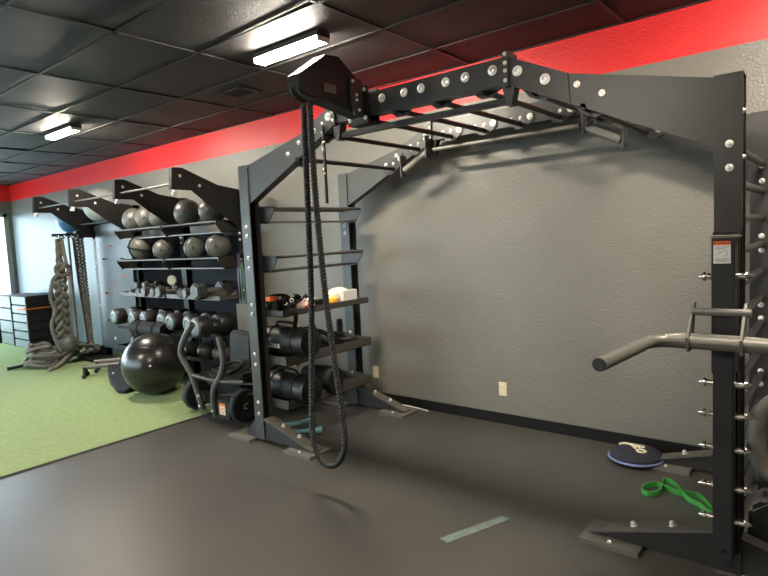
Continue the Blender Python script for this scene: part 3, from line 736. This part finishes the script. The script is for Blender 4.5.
# rolled mat lying over the low shelf
t = thing('rolled_mat', 'black rolled foam mat resting above the big exercise ball', 'mat', (-2.75, .70, .68))
prof = []
P2 = [Vector((.055+.0028*k, 0, 0)) for k in range(40)]
sp = []
for k in range(70):
    a = k*.33; r_ = .022+.0009*k; sp.append((math.cos(a)*r_, math.sin(a)*r_))
bm = B(); pts = [Vector((0, .66+q[0], .655+q[1])) for q in sp]
for k in range(len(pts)-1):
    a = pts[k]; b = pts[k+1]
    prism(bm, [(a.y, a.z), (b.y, b.z), (b.y+(b.y-.66)*.08, b.z+(b.z-.655)*.08), (a.y+(a.y-.66)*.08, a.z+(a.z-.655)*.08)], 'X', -3.14, -2.42)
obj('roll', bm, 'foam', t)
bm = B(); torus(bm, (-2.95, .66, .655), .094, .006, (1, 0, 0), 30, 6); torus(bm, (-2.6, .66, .655), .094, .006, (1, 0, 0), 30, 6); obj('strap', bm, 'strap', t)
# wedge board beside the ball
bm = B()
tri = [(-3.56, .46), (-3.12, .28), (-2.62, .12), (-2.50, .16), (-2.53, .40), (-2.70, .56), (-2.98, .60)]
for k, p_ in enumerate([0]):
    v0 = [bm.verts.new((x, y, .012)) for x, y in tri]; v1 = [bm.verts.new((x, y, .035+max(0, y-.12)*.42)) for x, y in tri]
    bm.faces.new(v0[::-1]); bm.faces.new(v1)
    for i in range(len(tri)): bm.faces.new((v0[i], v0[(i+1) % 7], v1[(i+1) % 7], v1[i]))
bmesh.ops.bevel(bm, geom=bm.edges[:], offset=.01, segments=2, affect='EDGES')
t = thing('wedge_mat', 'black wedge shaped mat on the turf left of the big exercise ball', 'mat', (-2.9, .4, .01))
obj('pad', bm, 'foam', t)
bm = B(); lathe(bm, [(.014, 0), (.014, .005), (0, .005)], (-3.15, .34, .135), (0, -.3, .95), 12); obj('eyelet', bm, 'white', t)
# push-up bars
pb = thing('push_up_bar', 'x', 'push-up bar', (0, 0, 0), 'push-up bars on the turf')
bm = B(); cyl(bm, (-.22, 0, .13), (.22, 0, .13), .030, 14); obj('grip', bm, 'tube', pb)
bm = B()
for s in (-1, 1):
    tube(bm, smooth_path([(s*.19, -.10, .018), (s*.19, -.06, .03), (s*.19, 0, .13), (s*.19, .06, .03), (s*.19, .10, .018)], 4), .022, 10)
obj('leg', bm, 'base', pb)
bm = B()
for s in (-1, 1):
    for q in (-1, 1): sphere(bm, (s*.19, q*.105, .028), .028, 12)
obj('rubber_foot', bm, 'rubber', pb)
pb.location = (-3.75, .47, .01); pb.rotation_euler = (0, 0, .95); pb['label'] = 'push-up bar on the turf, the nearer one of the pair'
dup(pb, (-3.92, .70, .02), 1.0, 'push-up bar on the turf, the farther one by the peg panel')

# wheeled push sled
sl = thing('push_sled', 'low black wheeled push sled with two bent grey tube handles', 'sled', (-.85, .3, 0))
def tyre(cx, cy, lb):
    bm = B(); prof = [(.045, -.030), (.105, -.034), (.128, -.038), (.142, -.030), (.148, -.012), (.148, .012), (.142, .030), (.128, .038), (.105, .034), (.045, .030)]
    lathe(bm, prof, (cx, cy, .160 if cx < -1.02 else .151), (1, 0, 0), 32); z = .160 if cx < -1.02 else .151
    for k in range(28):
        a = 2*PI*k/28; c = Vector((cx, cy+math.cos(a)*.148, z+math.sin(a)*.148))
        box(bm, c.x-.034, c.x+.034, c.y-.0035, c.y+.0035, c.z-.0035, c.z+.0035)
    wh = obj('wheel', bm, 'rubber', sl)
    bm = B(); lathe(bm, [(0, -.040), (.03, -.040), (.034, -.02), (.095, -.014), (.10, 0), (.095, .014), (.034, .02), (.03, .040), (0, .040)], (cx, cy, z), (1, 0, 0), 24); obj('hub', bm, 'pad', wh)
    bm = B()
    for k in range(5): a = 2*PI*k/5; lathe(bm, [(.008, 0), (.008, .006), (0, .006)], (cx+.038, cy+math.cos(a)*.022, z+math.sin(a)*.022), (1, 0, 0), 8)
    obj('bolt', bm, 'zinc', wh)
tyre(-1.24, .26, ''); tyre(-.50, .26, ''); tyre(-.50, .95, '')
hl = smooth_path([(-1.00, .16, .06), (-1.04, .15, .20), (-1.10, .13, .40), (-1.19, .10, .56), (-1.19, .10, .66), (-1.08, .10, .80), (-.97, .10, .895)], 5)
hr = smooth_path([(-.80, .16, .03), (-.80, .15, .18), (-.755, .14, .31), (-.62, .13, .45), (-.555, .12, .58), (-.575, .12, .72), (-.60, .12, .80)], 5)
bm = B(); tube(bm, hl, .029, 16); obj('handle', bm, 'sledt', sl)
bm = B(); tube(bm, hr, .029, 16); obj('handle', bm, 'sledt', sl)
bm = B(); tube(bm, smooth_path([(-1.11, .13, .40), (-.68, .13, .385), (-.42, .22, .385)], 4), .018, 12); obj('cross_bar', bm, 'sledt', sl)
bm = B(); box(bm, -1.17, -.57, .20, .30, .12, .20, .005); box(bm, -.92, -.80, .20, 1.0, .12, .20, .005); box(bm, -1.1, -.55, .9, 1.0, .12, .18); box(bm, -.70, -.52, .12, .20, .05, .22, .004)
obj('frame', bm, 'black', sl)
bm = B(); box(bm, -1.16, -.60, .34, .88, .10, .40, .03); obj('housing', bm, 'base', sl)
bm = B(); torus(bm, (-.88, .42, .43), .12, .018, (0, -.3, 1), 28, 10); cyl(bm, (-.88, .54, .40), (-.88, .54, .47), .016, 10); obj('carry_ring', bm, 'base', sl)
bm = B(); cyl(bm, (-1.30, .26, .158), (-.44, .26, .152), .018, 12); obj('axle', bm, 'steel', sl)
bm = B(); cyl(bm, (-1.0, .24, .30), (-.28, .40, .34), .013, 10); cyl(bm, (-.78, .2, .22), (-.25, .36, .27), .013, 10); obj('side_rail', bm, 'steel', sl)
bm = B()
for x, z in ((-1.02, .20), (-1.01, .10), (-.80, .19), (-.80, .09)): bolt(bm, (x, .138, z), (0, -1, 0), .014, .016)
obj('bolt', bm, 'zinc', sl)
bm = B(); box(bm, -.66, -.575, .1145, .118, .085, .19); lb = obj('warning_label', bm, 'cream', sl, 'small orange and white warning label')
bm = B(); box(bm, -.66, -.575, .1130, .1146, .165, .19); 
for z in (.10, .118, .14): box(bm, -.65, -.585, .1130, .1146, z, z+.008)
obj('label_print', bm, 'orange', lb)
# upright pad behind the sled
t = thing('bench_pad', 'dark grey pad standing on edge behind the sled handles', 'pad', (-.93, .62, 0))
bm = B(); prism(bm, [(-1.16, .012), (-.80, .012), (-.76, .73), (-1.02, .76), (-1.10, .74)], 'Y', .58, .68); bmesh.ops.bevel(bm, geom=bm.edges[:], offset=.02, segments=2, affect='EDGES'); obj('cushion', bm, 'pad', t)
bm = B(); box(bm, -1.08, -.84, .68, .70, .2, .6); obj('back_plate', bm, 'black', t)
bm = B(); prism(bm, [(-1.42, .012), (-1.20, .012), (-1.20, .97), (-1.42, .97)], 'Y', .93, .95); single('leaning_board', bm, 'wood', 'tall brown grey board standing beside the rightmost rack post', 'board', (-1.31, .94, 0))
# bands hanging by the rightmost rack post
def hang_band(x, y, z0, z1, wd, m, label):
    bm = B(); P = smooth_path([(x-.02, y, z0+.02), (x-.025, y, (z0+z1)/2), (x-.012, y, z1-.01), (x, y, z1), (x+.012, y, z1-.01), (x+.025, y, (z0+z1)/2), (x+.02, y, z0+.02), (x, y, z0)], 6, closed=True)
    tube(bm, P, 0, flat=(.005, wd, None), closed=True)
    single('resistance_band', bm, m, label, 'band', (x, y, z0), 'hanging resistance bands')
hang_band(-1.54, 1.09, .93, 1.50, .024, 'purple', 'purple resistance band hanging beside the rack post')
hang_band(-1.462, 1.07, .97, 1.42, .016, 'dullgreen', 'green resistance band hanging next to the purple one')
bm = B(); cyl(bm, (-1.50, 1.12, 1.53), (-1.36, 1.06, 1.53), .008, 8); bm2 = bm; obj('band_peg', bm2, 'steel', rack)

# ------------------------------------------------------------------ items on the rig's left shelves
def bag(label, x0, x1, cy, cz, r, txt, tcol, tx, end=False):
    t = thing('sandbag', label, 'sandbag', ((x0+x1)/2, cy, cz-r), 'black sandbags')
    bm = B(); n = 16; prof = [(0, 0), (r*.6, .0), (r*.93, .02)]+[(r*(1-.05*abs(math.sin(k*1.3))), .02+(x1-x0-.04)*k/n) for k in range(1, n)]+[(r*.93, x1-x0-.02), (r*.6, x1-x0), (0, x1-x0)]
    lathe(bm, prof, (x0, cy, cz), (1, 0, 0), 32); obj('body', bm, 'vinyl', t)
    bm = B()
    for f in (.25, .75): torus(bm, (x0+(x1-x0)*f, cy, cz), r*1.0, .004, (1, 0, 0), 32, 6)
    obj('seam_ring', bm, 'strap', t)
    bm = B(); xm = (x0+x1)/2; tube(bm, smooth_path([(xm-.12, cy-.02, cz+r-.005), (xm-.09, cy-.03, cz+r+.035), (xm+.09, cy-.03, cz+r+.035), (xm+.12, cy-.02, cz+r-.005)], 5), .012, 8); obj('carry_handle', bm, 'strap', t)
    return t
t = bag('black sandbag with white lettering on the second shelf from the bottom', -.10, .46, .26, .80, .12, 0, 0, 0)
text('lettering', 'RCOLIE', .05, 'white', t, (.12, .26-.121, .775), (1, 0, 0), (0, 0, 1), .002, 'white lettering')
t = bag('black round ended bag with yellow and white print on the bottom shelf', -.12, .43, .27, .405, .125, 0, 0, 0)
text('end_print', '15', .07, 'white', t, (.4325, .235, .43), (0, 1, 0), (0, 0, 1), .001, 'white print')
text('end_print', 'LB', .06, 'yellow', t, (.4325, .235, .365), (0, 1, 0), (0, 0, 1), .001, 'yellow print')
# roll behind, white arc
bm = B(); tube(bm, [Vector((.10+.11*math.cos(a), .50, .50+.13*math.sin(a))) for a in [PI*.25+k*PI*.1 for k in range(8)]], 0, flat=(.012, .05, None)); single('plate_ring', bm, 'silver', 'pale curved strip standing behind the bottom shelf bag', 'ring', (.10, .5, .40))
bm = B(); lathe(bm, [(0, 0), (.11, 0), (.12, .02), (.12, .30), (.11, .32), (0, .32)], (.02, .58, .404), (1, .15, 0), 28); single('weight_bag', bm, 'foam', 'plain black roll lying behind the printed bag on bottom shelf', 'bag', (.1, .6, .28))
bm = B(); P = smooth_path([(.1, .45, .72), (.2, .52, .80), (.28, .60, .74), (.22, .68, .71), (.1, .62, .75), (.05, .72, .80), (.2, .80, .73), (.29, .88, .72), (.15, .95, .74), (.08, .85, .76), (.2, .74, .80), (.27, .68, .80)], 6)
tube(bm, P, .022, 10); single('coiled_tube', bm, 'pad', 'tangle of black tubing on the second shelf from the bottom', 'tubing', (.18, .7, .70))
bm = B(); lathe(bm, [(0, 0), (.085, 0), (.10, .03), (.10, .19), (.07, .24), (0, .26)], (.19, .47, .632), (0, 0, 1), 24, ); single('slam_bag', bm, 'foam', 'squat black bag beside the lettered sandbag', 'bag', (.19, .47, .63))
bm = B(); lathe(bm, [(0, 0), (.03, 0), (.03, .21), (.022, .24), (0, .245)], (.06, .99, .632), (0, 0, 1), 18); single('water_bottle', bm, 'foam', 'slim black bottle against the rear left upright', 'bottle', (.06, .99, .63))
# boxing gear tangle, pink bag, orange, tissue pack on the third shelf
t = thing('suspension_straps', 'tangle of black straps with silver buckles on the middle shelf', 'straps', (.15, .28, 1.03))
bm = B()
for k in range(7):
    c = Vector((.16+random.uniform(-.07, .07), .17+.05*k, 1.075)); P = smooth_path([c+Vector((random.uniform(-.07, .07), random.uniform(-.06, .06), random.uniform(-.035, .10))) for _ in range(7)], 5, closed=True)
    tube(bm, P, 0, flat=(.006, .032, None), closed=True)
obj('webbing', bm, 'strap', t)
bm = B()
for k in range(9):
    c = Vector((.20+random.uniform(-.06, .08), .14+.04*k, 1.09+random.uniform(0, .06))); torus(bm, c, .016, .004, (random.random(), -random.random(), random.random()), 14, 6)
obj('buckle', bm, 'silver', t)
bm = B(); tube(bm, smooth_path([(.28, .22, 1.08), (.325, .22, 1.05), (.33, .21, .98), (.31, .20, .90)], 4), 0, flat=(.006, .04, None)); tube(bm, smooth_path([(.29, .36, 1.08), (.325, .37, 1.04), (.335, .39, .95), (.34, .43, .87)], 4), .006, 8); obj('hanging_tail', bm, 'strap', t)
bm = B(); sphere(bm, (.22, .42, 1.085), .075, 24, (1, 1.25, .72))
for v in bm.verts: v.co += Vector((math.sin(v.co.y*70)*.006, 0, math.sin(v.co.x*90+v.co.y*50)*.007))
t = thing('pink_pouch', 'crumpled pink and white pouch on the middle shelf', 'pouch', (.22, .42, 1.03)); obj('body', bm, 'pink', t)
bm = B(); box(bm, .25, .30, .37, .41, 1.065, 1.085, .004); obj('print', bm, 'red', t, 'red print')
t = thing('massage_stick', 'small black stand with a bright orange end on the near end of the middle shelf', 'massage tool', (.18, .14, 1.03))
bm = B(); box(bm, .15, .22, .12, .16, 1.027, 1.152, .004); obj('stand', bm, 'base', t)
bm = B(); box(bm, .17, .235, .045, .118, 1.150, 1.186, .006); box(bm, .15, .20, .11, .15, 1.150, 1.18, .004); obj('end_piece', bm, 'orange', t, 'bright orange end piece')
t = thing('tissue_pack', 'white and cream patterned tissue pack on the middle shelf', 'pack', (.18, .90, 1.03))
bm = B(); sphere(bm, (.17, .88, 1.105), .10, 28, (.75, 1.45, .80)); obj('wrapper', bm, 'paper', t)
bm = B(); box(bm, .20, .27, .84, 1.03, 1.06, 1.155, .006); obj('card_front', bm, 'tissue', t, 'white card front')
bm = B(); sphere(bm, (.24, .735, 1.075), .05, 20, (.8, 1.2, .8)); 
for v in bm.verts: v.co += Vector((0, 0, math.sin(v.co.y*140)*.005))
single('orange_wrapper', bm, 'yellow', 'crumpled yellow orange wrapper in front of the tissue pack', 'wrapper', (.24, .735, 1.03))
# cyan pieces on the floor
def dogbone(a, b, lb):
    a, b = Vector(a), Vector(b); t = thing('foam_stick', lb, 'stick', a, 'cyan foam sticks'); bm = B(); d = (b-a)
    tube(bm, [a+d*k/8 for k in range(9)], lambda s: .020+.012*(abs(s-.5)*2)**3, 14); obj('stick', bm, 'cyan', t)
    bm = B(); c = a+d*.5; torus(bm, c, .0215, .002, d, 16, 6); obj('band', bm, 'seam', t)
dogbone((.02, .30, .035), (.10, .55, .035), 'cyan foam stick on the floor under the bottom shelf, the farther one')
dogbone((.17, .22, .035), (.36, .40, .035), 'cyan foam stick on the floor, the nearer one by the foot gusset')

# ------------------------------------------------------------------ rope corner
def rope(label, pts, r, m, loc=None, n=6, closed=False, step=.02, name='battle_rope', group='battle ropes in the far corner', lead=None):
    P, _ = resample(smooth_path(pts, n, closed), step, closed)
    bm = B(); tube(bm, P, r, 10, closed=closed, twist=(3, lead or r*5, .3))
    return single(name, bm, m, label, 'rope', loc or tuple(pts[0]), group, angle=80)
# knotted thick hank: three strands braided together
HX = -5.09
def braid(labels, top, bot, amp, r, m, turns, ph=0, taper=None, n=70):
    for i, lb in enumerate(labels):
        pts = []
        for k in range(n):
            t_ = k/(n-1); a = 2*PI*turns*t_+2*PI*i/3+ph; A = amp*(taper(t_) if taper else 1)
            pts.append((top[0]+(bot[0]-top[0])*t_+A*.5*math.sin(2*a), top[1]+(bot[1]-top[1])*t_+A*math.sin(a), top[2]+(bot[2]-top[2])*t_))
        rope(lb, pts, r, m, step=.022)
braid(['thick grey strand of the knotted hank, furthest left', 'middle strand of the thick knotted rope hank', 'right strand of the thick knotted rope hank'],
      (HX, .625, 1.82), (HX, .56, .20), .066, .034, 'rope_w', 4.3, taper=lambda t: .25+.75*min(1, max(0, (t-.18)*5)))
pts = [(HX+.05, .68, 1.44), (HX+.07, .58, 1.46), (HX+.06, .53, 1.38), (HX+.08, .58, 1.30), (HX+.07, .68, 1.32), (HX+.05, .72, 1.40), (HX+.09, .64, 1.44), (HX+.10, .58, 1.36)]
rope('fat knot tied near the top of the grey rope hank', pts, .034, 'rope_w')
pts = [(HX+.03, .60, 1.30), (HX+.05, .49, 1.25), (HX+.05, .43, 1.0), (HX+.05, .47, .80), (HX+.05, .41, .60), (HX+.05, .44, .40), (HX+.05, .50, .20)]
rope('grey rope loop bulging out left of the knotted hank', pts, .03, 'rope_w')
pts = [(HX+.02, .66, 1.84), (HX+.05, .68, 1.5), (HX+.05, .71, 1.3), (HX+.05, .71, .9), (HX+.05, .72, .5), (HX+.05, .71, .20)]
rope('pale worn rope strand hanging straight right of the hank', pts, .026, 'rope_p')
braid(['dark braided strand left of the far upright, its left cord', 'dark braided strand left of the far upright, its middle cord', 'dark braided strand left of the far upright, its right cord'],
      (HX, .90, 1.84), (HX, .95, .20), .060, .018, 'rope_w', 11, taper=lambda t: 1-.55*t, n=150)
pts = [(HX, .83, 1.84), (HX, .85, 1.2), (HX, .89, .6), (HX, .91, .2)]
rope('thin dark rope along the left edge of the braided strand', pts, .018, 'rope')
bm = B(); tube(bm, smooth_path([(HX, .765, 1.87), (HX, .765, 1.2), (HX, .76, .6), (HX, .76, .12)], 5), 0, flat=(.01, .05, (0, 1, 0))); single('hanging_strap', bm, 'strap', 'flat black strap hanging between the ropes in the corner', 'strap', (HX, .765, 1.86))
# pile
rr_ = random.Random(11)
for lb, c0, n_, R0, z0 in (('coiled heap of grey battle rope on the turf below the hooks', (-5.20, .36), 4, .20, .04), ('second coil of grey rope piled behind the slam ball', (-5.34, .66), 4, .17, .04),
                           ('loose coil of grey rope lying on top of the heap left of the slam ball', (-5.30, .34), 2, .15, .17)):
    pts = []; ph = rr_.random()*6
    for k in range(n_*8):
        a = ph+k*2*PI/8; t_ = k/(n_*8); R = R0*(1+.25*math.sin(k*.9))
        pts.append((c0[0]+R*math.cos(a)*.9+.04*math.sin(k*.5), c0[1]+R*math.sin(a)*1.05+.04*math.cos(k*.37), z0+.13*t_+.05*abs(math.sin(a*1.0+k*.2))))
    rope(lb, pts, .030, 'rope_w' if n_ > 2 else 'rope_p', loc=(c0[0], c0[1], .01))
pts = [(-5.2, .72, .12), (-5.3, .85, .07), (-5.25, .95, .12), (-5.2, .90, .22), (-5.15, .80, .235), (-5.08, .66, .17), (-4.97, .50, .09), (-4.84, .36, .045), (-4.74, .25, .043), (-4.68, .19, .043)]
rope('pale rope end curving out over the turf from the heap', pts, .031, 'rope_p', loc=(-4.8, .2, .01))
pts = [(-5.4, .50, .12), (-5.42, .38, .10), (-5.40, .22, .06), (-5.385, .08, .043), (-5.36, -.02, .043), (-5.355, -.10, .043)]
rope('black rope end lying at the left edge of the heap', pts, .026, 'rope', loc=(-5.4, .1, .01))
pts = []
for k in range(24):
    a = k*.7; R = .15; pts.append((-5.55+R*.7*math.cos(a), .38+R*math.sin(a), .05+.010*k))
rope('black coiled rope behind the left of the heap', pts, .026, 'rope', loc=(-5.55, .38, .01))
pts = [(-5.3, .22, .05), (-5.25, .10, .06), (-5.1, .12, .09), (-4.98, .20, .06), (-4.95, .35, .05), (-5.02, .42, .11), (-5.15, .34, .20), (-5.2, .22, .17), (-5.1, .14, .12), (-5.0, .28, .10)]
rope('front coil of grey rope at the edge of the heap nearest the turf', pts, .030, 'rope_w', loc=(-5.1, .2, .01))
ball('slam_ball', 'scuffed grey slam ball resting in the rope heap', (-5.10, .62, .30), .145, 'ballg', 'medicine balls on the floor')
bm = B(); box(bm, -5.2, -4.55, .80, 1.08, .012, .06, .01); single('step_platform', bm, 'foam', 'low black platform under the ropes by the far upright', 'platform', (-4.9, .9, .01))
pts = [(-5.14, .90, .10), (-5.0, .88, .16), (-5.05, .98, .12), (-5.0, 1.02, .18), (-5.12, 1.0, .2), (-5.1, .92, .22), (-5.0, .94, .24), (-4.98, 1.0, .16)]
rope('small knot of grey rope at the foot of the far upright', pts, .03, 'rope_w', loc=(-5.05, .95, .06))
# stacked boxes by the window
bg = 'grey foam step boxes stacked by the window'
def boxstack(x0, x1, y0, y1, hs, labels):
    z = .011
    for h, lb in zip(hs, labels):
        t = thing('foam_box', lb, 'box', ((x0+x1)/2, y0, z), bg)
        bm = B(); box(bm, x0, x1, y0+.01, y1, z, z+h-.006, .012); obj('body', bm, 'foam', t, 'black box body')
        bm = B(); box(bm, x0+.012, x1-.012, y0, y0+.012, z+.010, z+h-.016, .003); obj('front_panel', bm, 'boxg', t, 'pale grey front panel')
        z += h
    return z
N = ['bottom', 'second from the bottom', 'third from the bottom', 'fourth from the bottom', 'fifth from the bottom', 'top']
boxstack(-7.74, -7.08, .79, 1.37, (.15,)*5+(.16,), ['grey fronted foam box, %s of the stack nearest the ropes' % s for s in N])
N4 = ['bottom', 'second from the bottom', 'third from the bottom', 'top']
boxstack(-8.42, -7.80, .79, 1.30, (.225,)*4, ['grey fronted foam box, %s of the middle stack by the window' % s for s in N4])
boxstack(-9.05, -8.48, .76, 1.25, (.22, .21), ['grey fronted foam box, %s of the low stack at the window' % s for s in ('bottom', 'top')])
t = thing('storage_bin', 'deep blue plastic bin standing on the low boxes at the window', 'bin', (-8.8, 1.0, .442))
bm = B(); prism(bm, [(-9.0, .443), (-8.62, .443), (-8.58, .62), (-9.04, .62)], 'Y', .85, 1.15); obj('body', bm, 'binb', t)
bm = B(); box(bm, -9.05, -8.57, .84, 1.16, .605, .625, .004); obj('rim', bm, 'binb', t)
bm = B(); tube(bm, smooth_path([(-7.40, .778, .69), (-7.2, .775, .70), (-7.10, .785, .705)], 4), .016, 8); cyl(bm, (-7.07, .80, .70), (-7.068, 1.36, .70), .009, 8); cyl(bm, (-7.10, .785, .705), (-7.07, .80, .70), .012, 8)
single('orange_strap', bm, 'orange', 'thin orange strap round the box stack nearest the ropes', 'strap', (-7.2, .78, .7))

# ------------------------------------------------------------------ floor items on the right
t = thing('round_pouch', 'navy round cushion pouch with blue piping and cream emblem by the wall', 'pouch', (2.60, 1.16, 0))
R_ = .172; cx, cy = 2.645, 1.150
bm = B(); lathe(bm, [(0, 0), (R_*.93, 0), (R_, .018), (R_*.97, .042), (R_*.8, .064), (R_*.5, .074), (0, .078)], (cx, cy, .012), (0, 0, 1), 44); obj('cushion', bm, 'navy', t)
bm = B(); torus(bm, (cx, cy, .032), R_, .0085, (0, 0, 1), 48, 8); obj('piping', bm, 'piping', t)
bm = B(); zc = .090
S = lambda pts, r: tube(bm, smooth_path([(cx+a, cy+b, zc) for a, b in pts], 5), r, 8)
S([(-.115, .025), (-.09, .055), (-.05, .05), (-.02, .02), (.01, -.02)], .0085)
S([(-.06, .055), (-.03, .055), (.0, .045), (.03, .0)], .008)
torus(bm, (cx+.045, cy-.035, zc-.002), .026, .0075, (0, 0, 1), 24, 8); torus(bm, (cx+.015, cy+.045, zc-.002), .026, .006, (0, 0, 1), 24, 8, sc=.7)
obj('emblem', bm, 'cream', t, 'cream embroidered emblem with two rings')
# green band on the floor
def ribbon(pts, wd=.030):
    P, _ = resample(smooth_path([(x, y, wd/2+.002+dz) for x, y, dz in pts], 6, closed=True), .012, closed=True)
    return P
pts = [(2.855, .80, 0), (2.815, .74, 0), (2.815, .665, 0), (2.855, .635, 0), (2.893, .665, 0), (2.905, .73, 0), (2.893, .82, 0), (2.885, .885, 0), (2.925, .88, 0), (2.975, .825, 0), (3.02, .745, 0), (3.07, .68, 0),
       (3.12, .655, 0), (3.165, .60, 0), (3.20, .57, 0), (3.195, .62, 0), (3.15, .70, 0), (3.10, .765, 0), (3.05, .755, 0.004), (2.99, .74, .002), (2.94, .765, .004), (2.905, .79, 0), (2.88, .80, 0)]
P = ribbon(pts); bm = B(); tube(bm, P, 0, flat=(.030, .006, (0, 0, 1)), closed=True)
single('resistance_band', bm, 'greenb', 'bright green resistance band looped on the rubber floor', 'band', (3.0, .72, 0))
bm = B(); pts = [(3.33, .56, .02), (3.37, .60, .12), (3.40, .66, .26), (3.42, .70, .36), (3.44, .66, .26), (3.43, .6, .12)]
# pale green streak and cable on the floor
bm.free(); bm = B(); prism(bm, [(2.095, -.450), (2.155, -.465), (2.31, -.060), (2.255, -.045)], 'Z', 0, .0015); single('pale_streak', bm, 'streak', 'pale green streak on the rubber floor', 'streak', (2.2, -.25, 0))
bm = B(); tube(bm, smooth_path([(.40, 1.375, .010), (.55, 1.375, .010), (.68, 1.36, .010), (.78, 1.34, .010)], 4), .006, 8); single('white_cable', bm, 'white', 'short white cable along the foot of the wall', 'cable', (.6, 1.37, 0))
# thick hose and dark mat hanging off the right rear ladder
P, _ = resample(smooth_path([(3.52, .34, .76), (3.475, .33, .72), (3.445, .31, .66), (3.435, .29, .57), (3.445, .27, .49), (3.475, .25, .42), (3.54, .23, .385)], 6), .012)
bm = B(); tube(bm, P, lambda t: .042, 16, twist=(3, .4, .05)); single('padded_grip', bm, 'lit_flange_grip', 'thick dark padded loop hanging at the right edge by the ladder', 'grip', (3.43, .25, .4))
t = thing('folded_mat', 'dark grey folded mat standing on the floor at the right edge', 'mat', (3.6, .35, 0))
bm = B(); prism(bm, [(3.425, .012), (3.95, .012), (3.95, .33), (3.48, .33), (3.418, .28), (3.412, .06)], 'Y', .14, .36); bmesh.ops.bevel(bm, geom=bm.edges[:], offset=.02, segments=2, affect='EDGES'); obj('folded_layer', bm, 'steel_g', t)
bm = B(); box(bm, 3.43, 3.95, .365, .46, .012, .34, .02); obj('folded_layer', bm, 'pad', t)
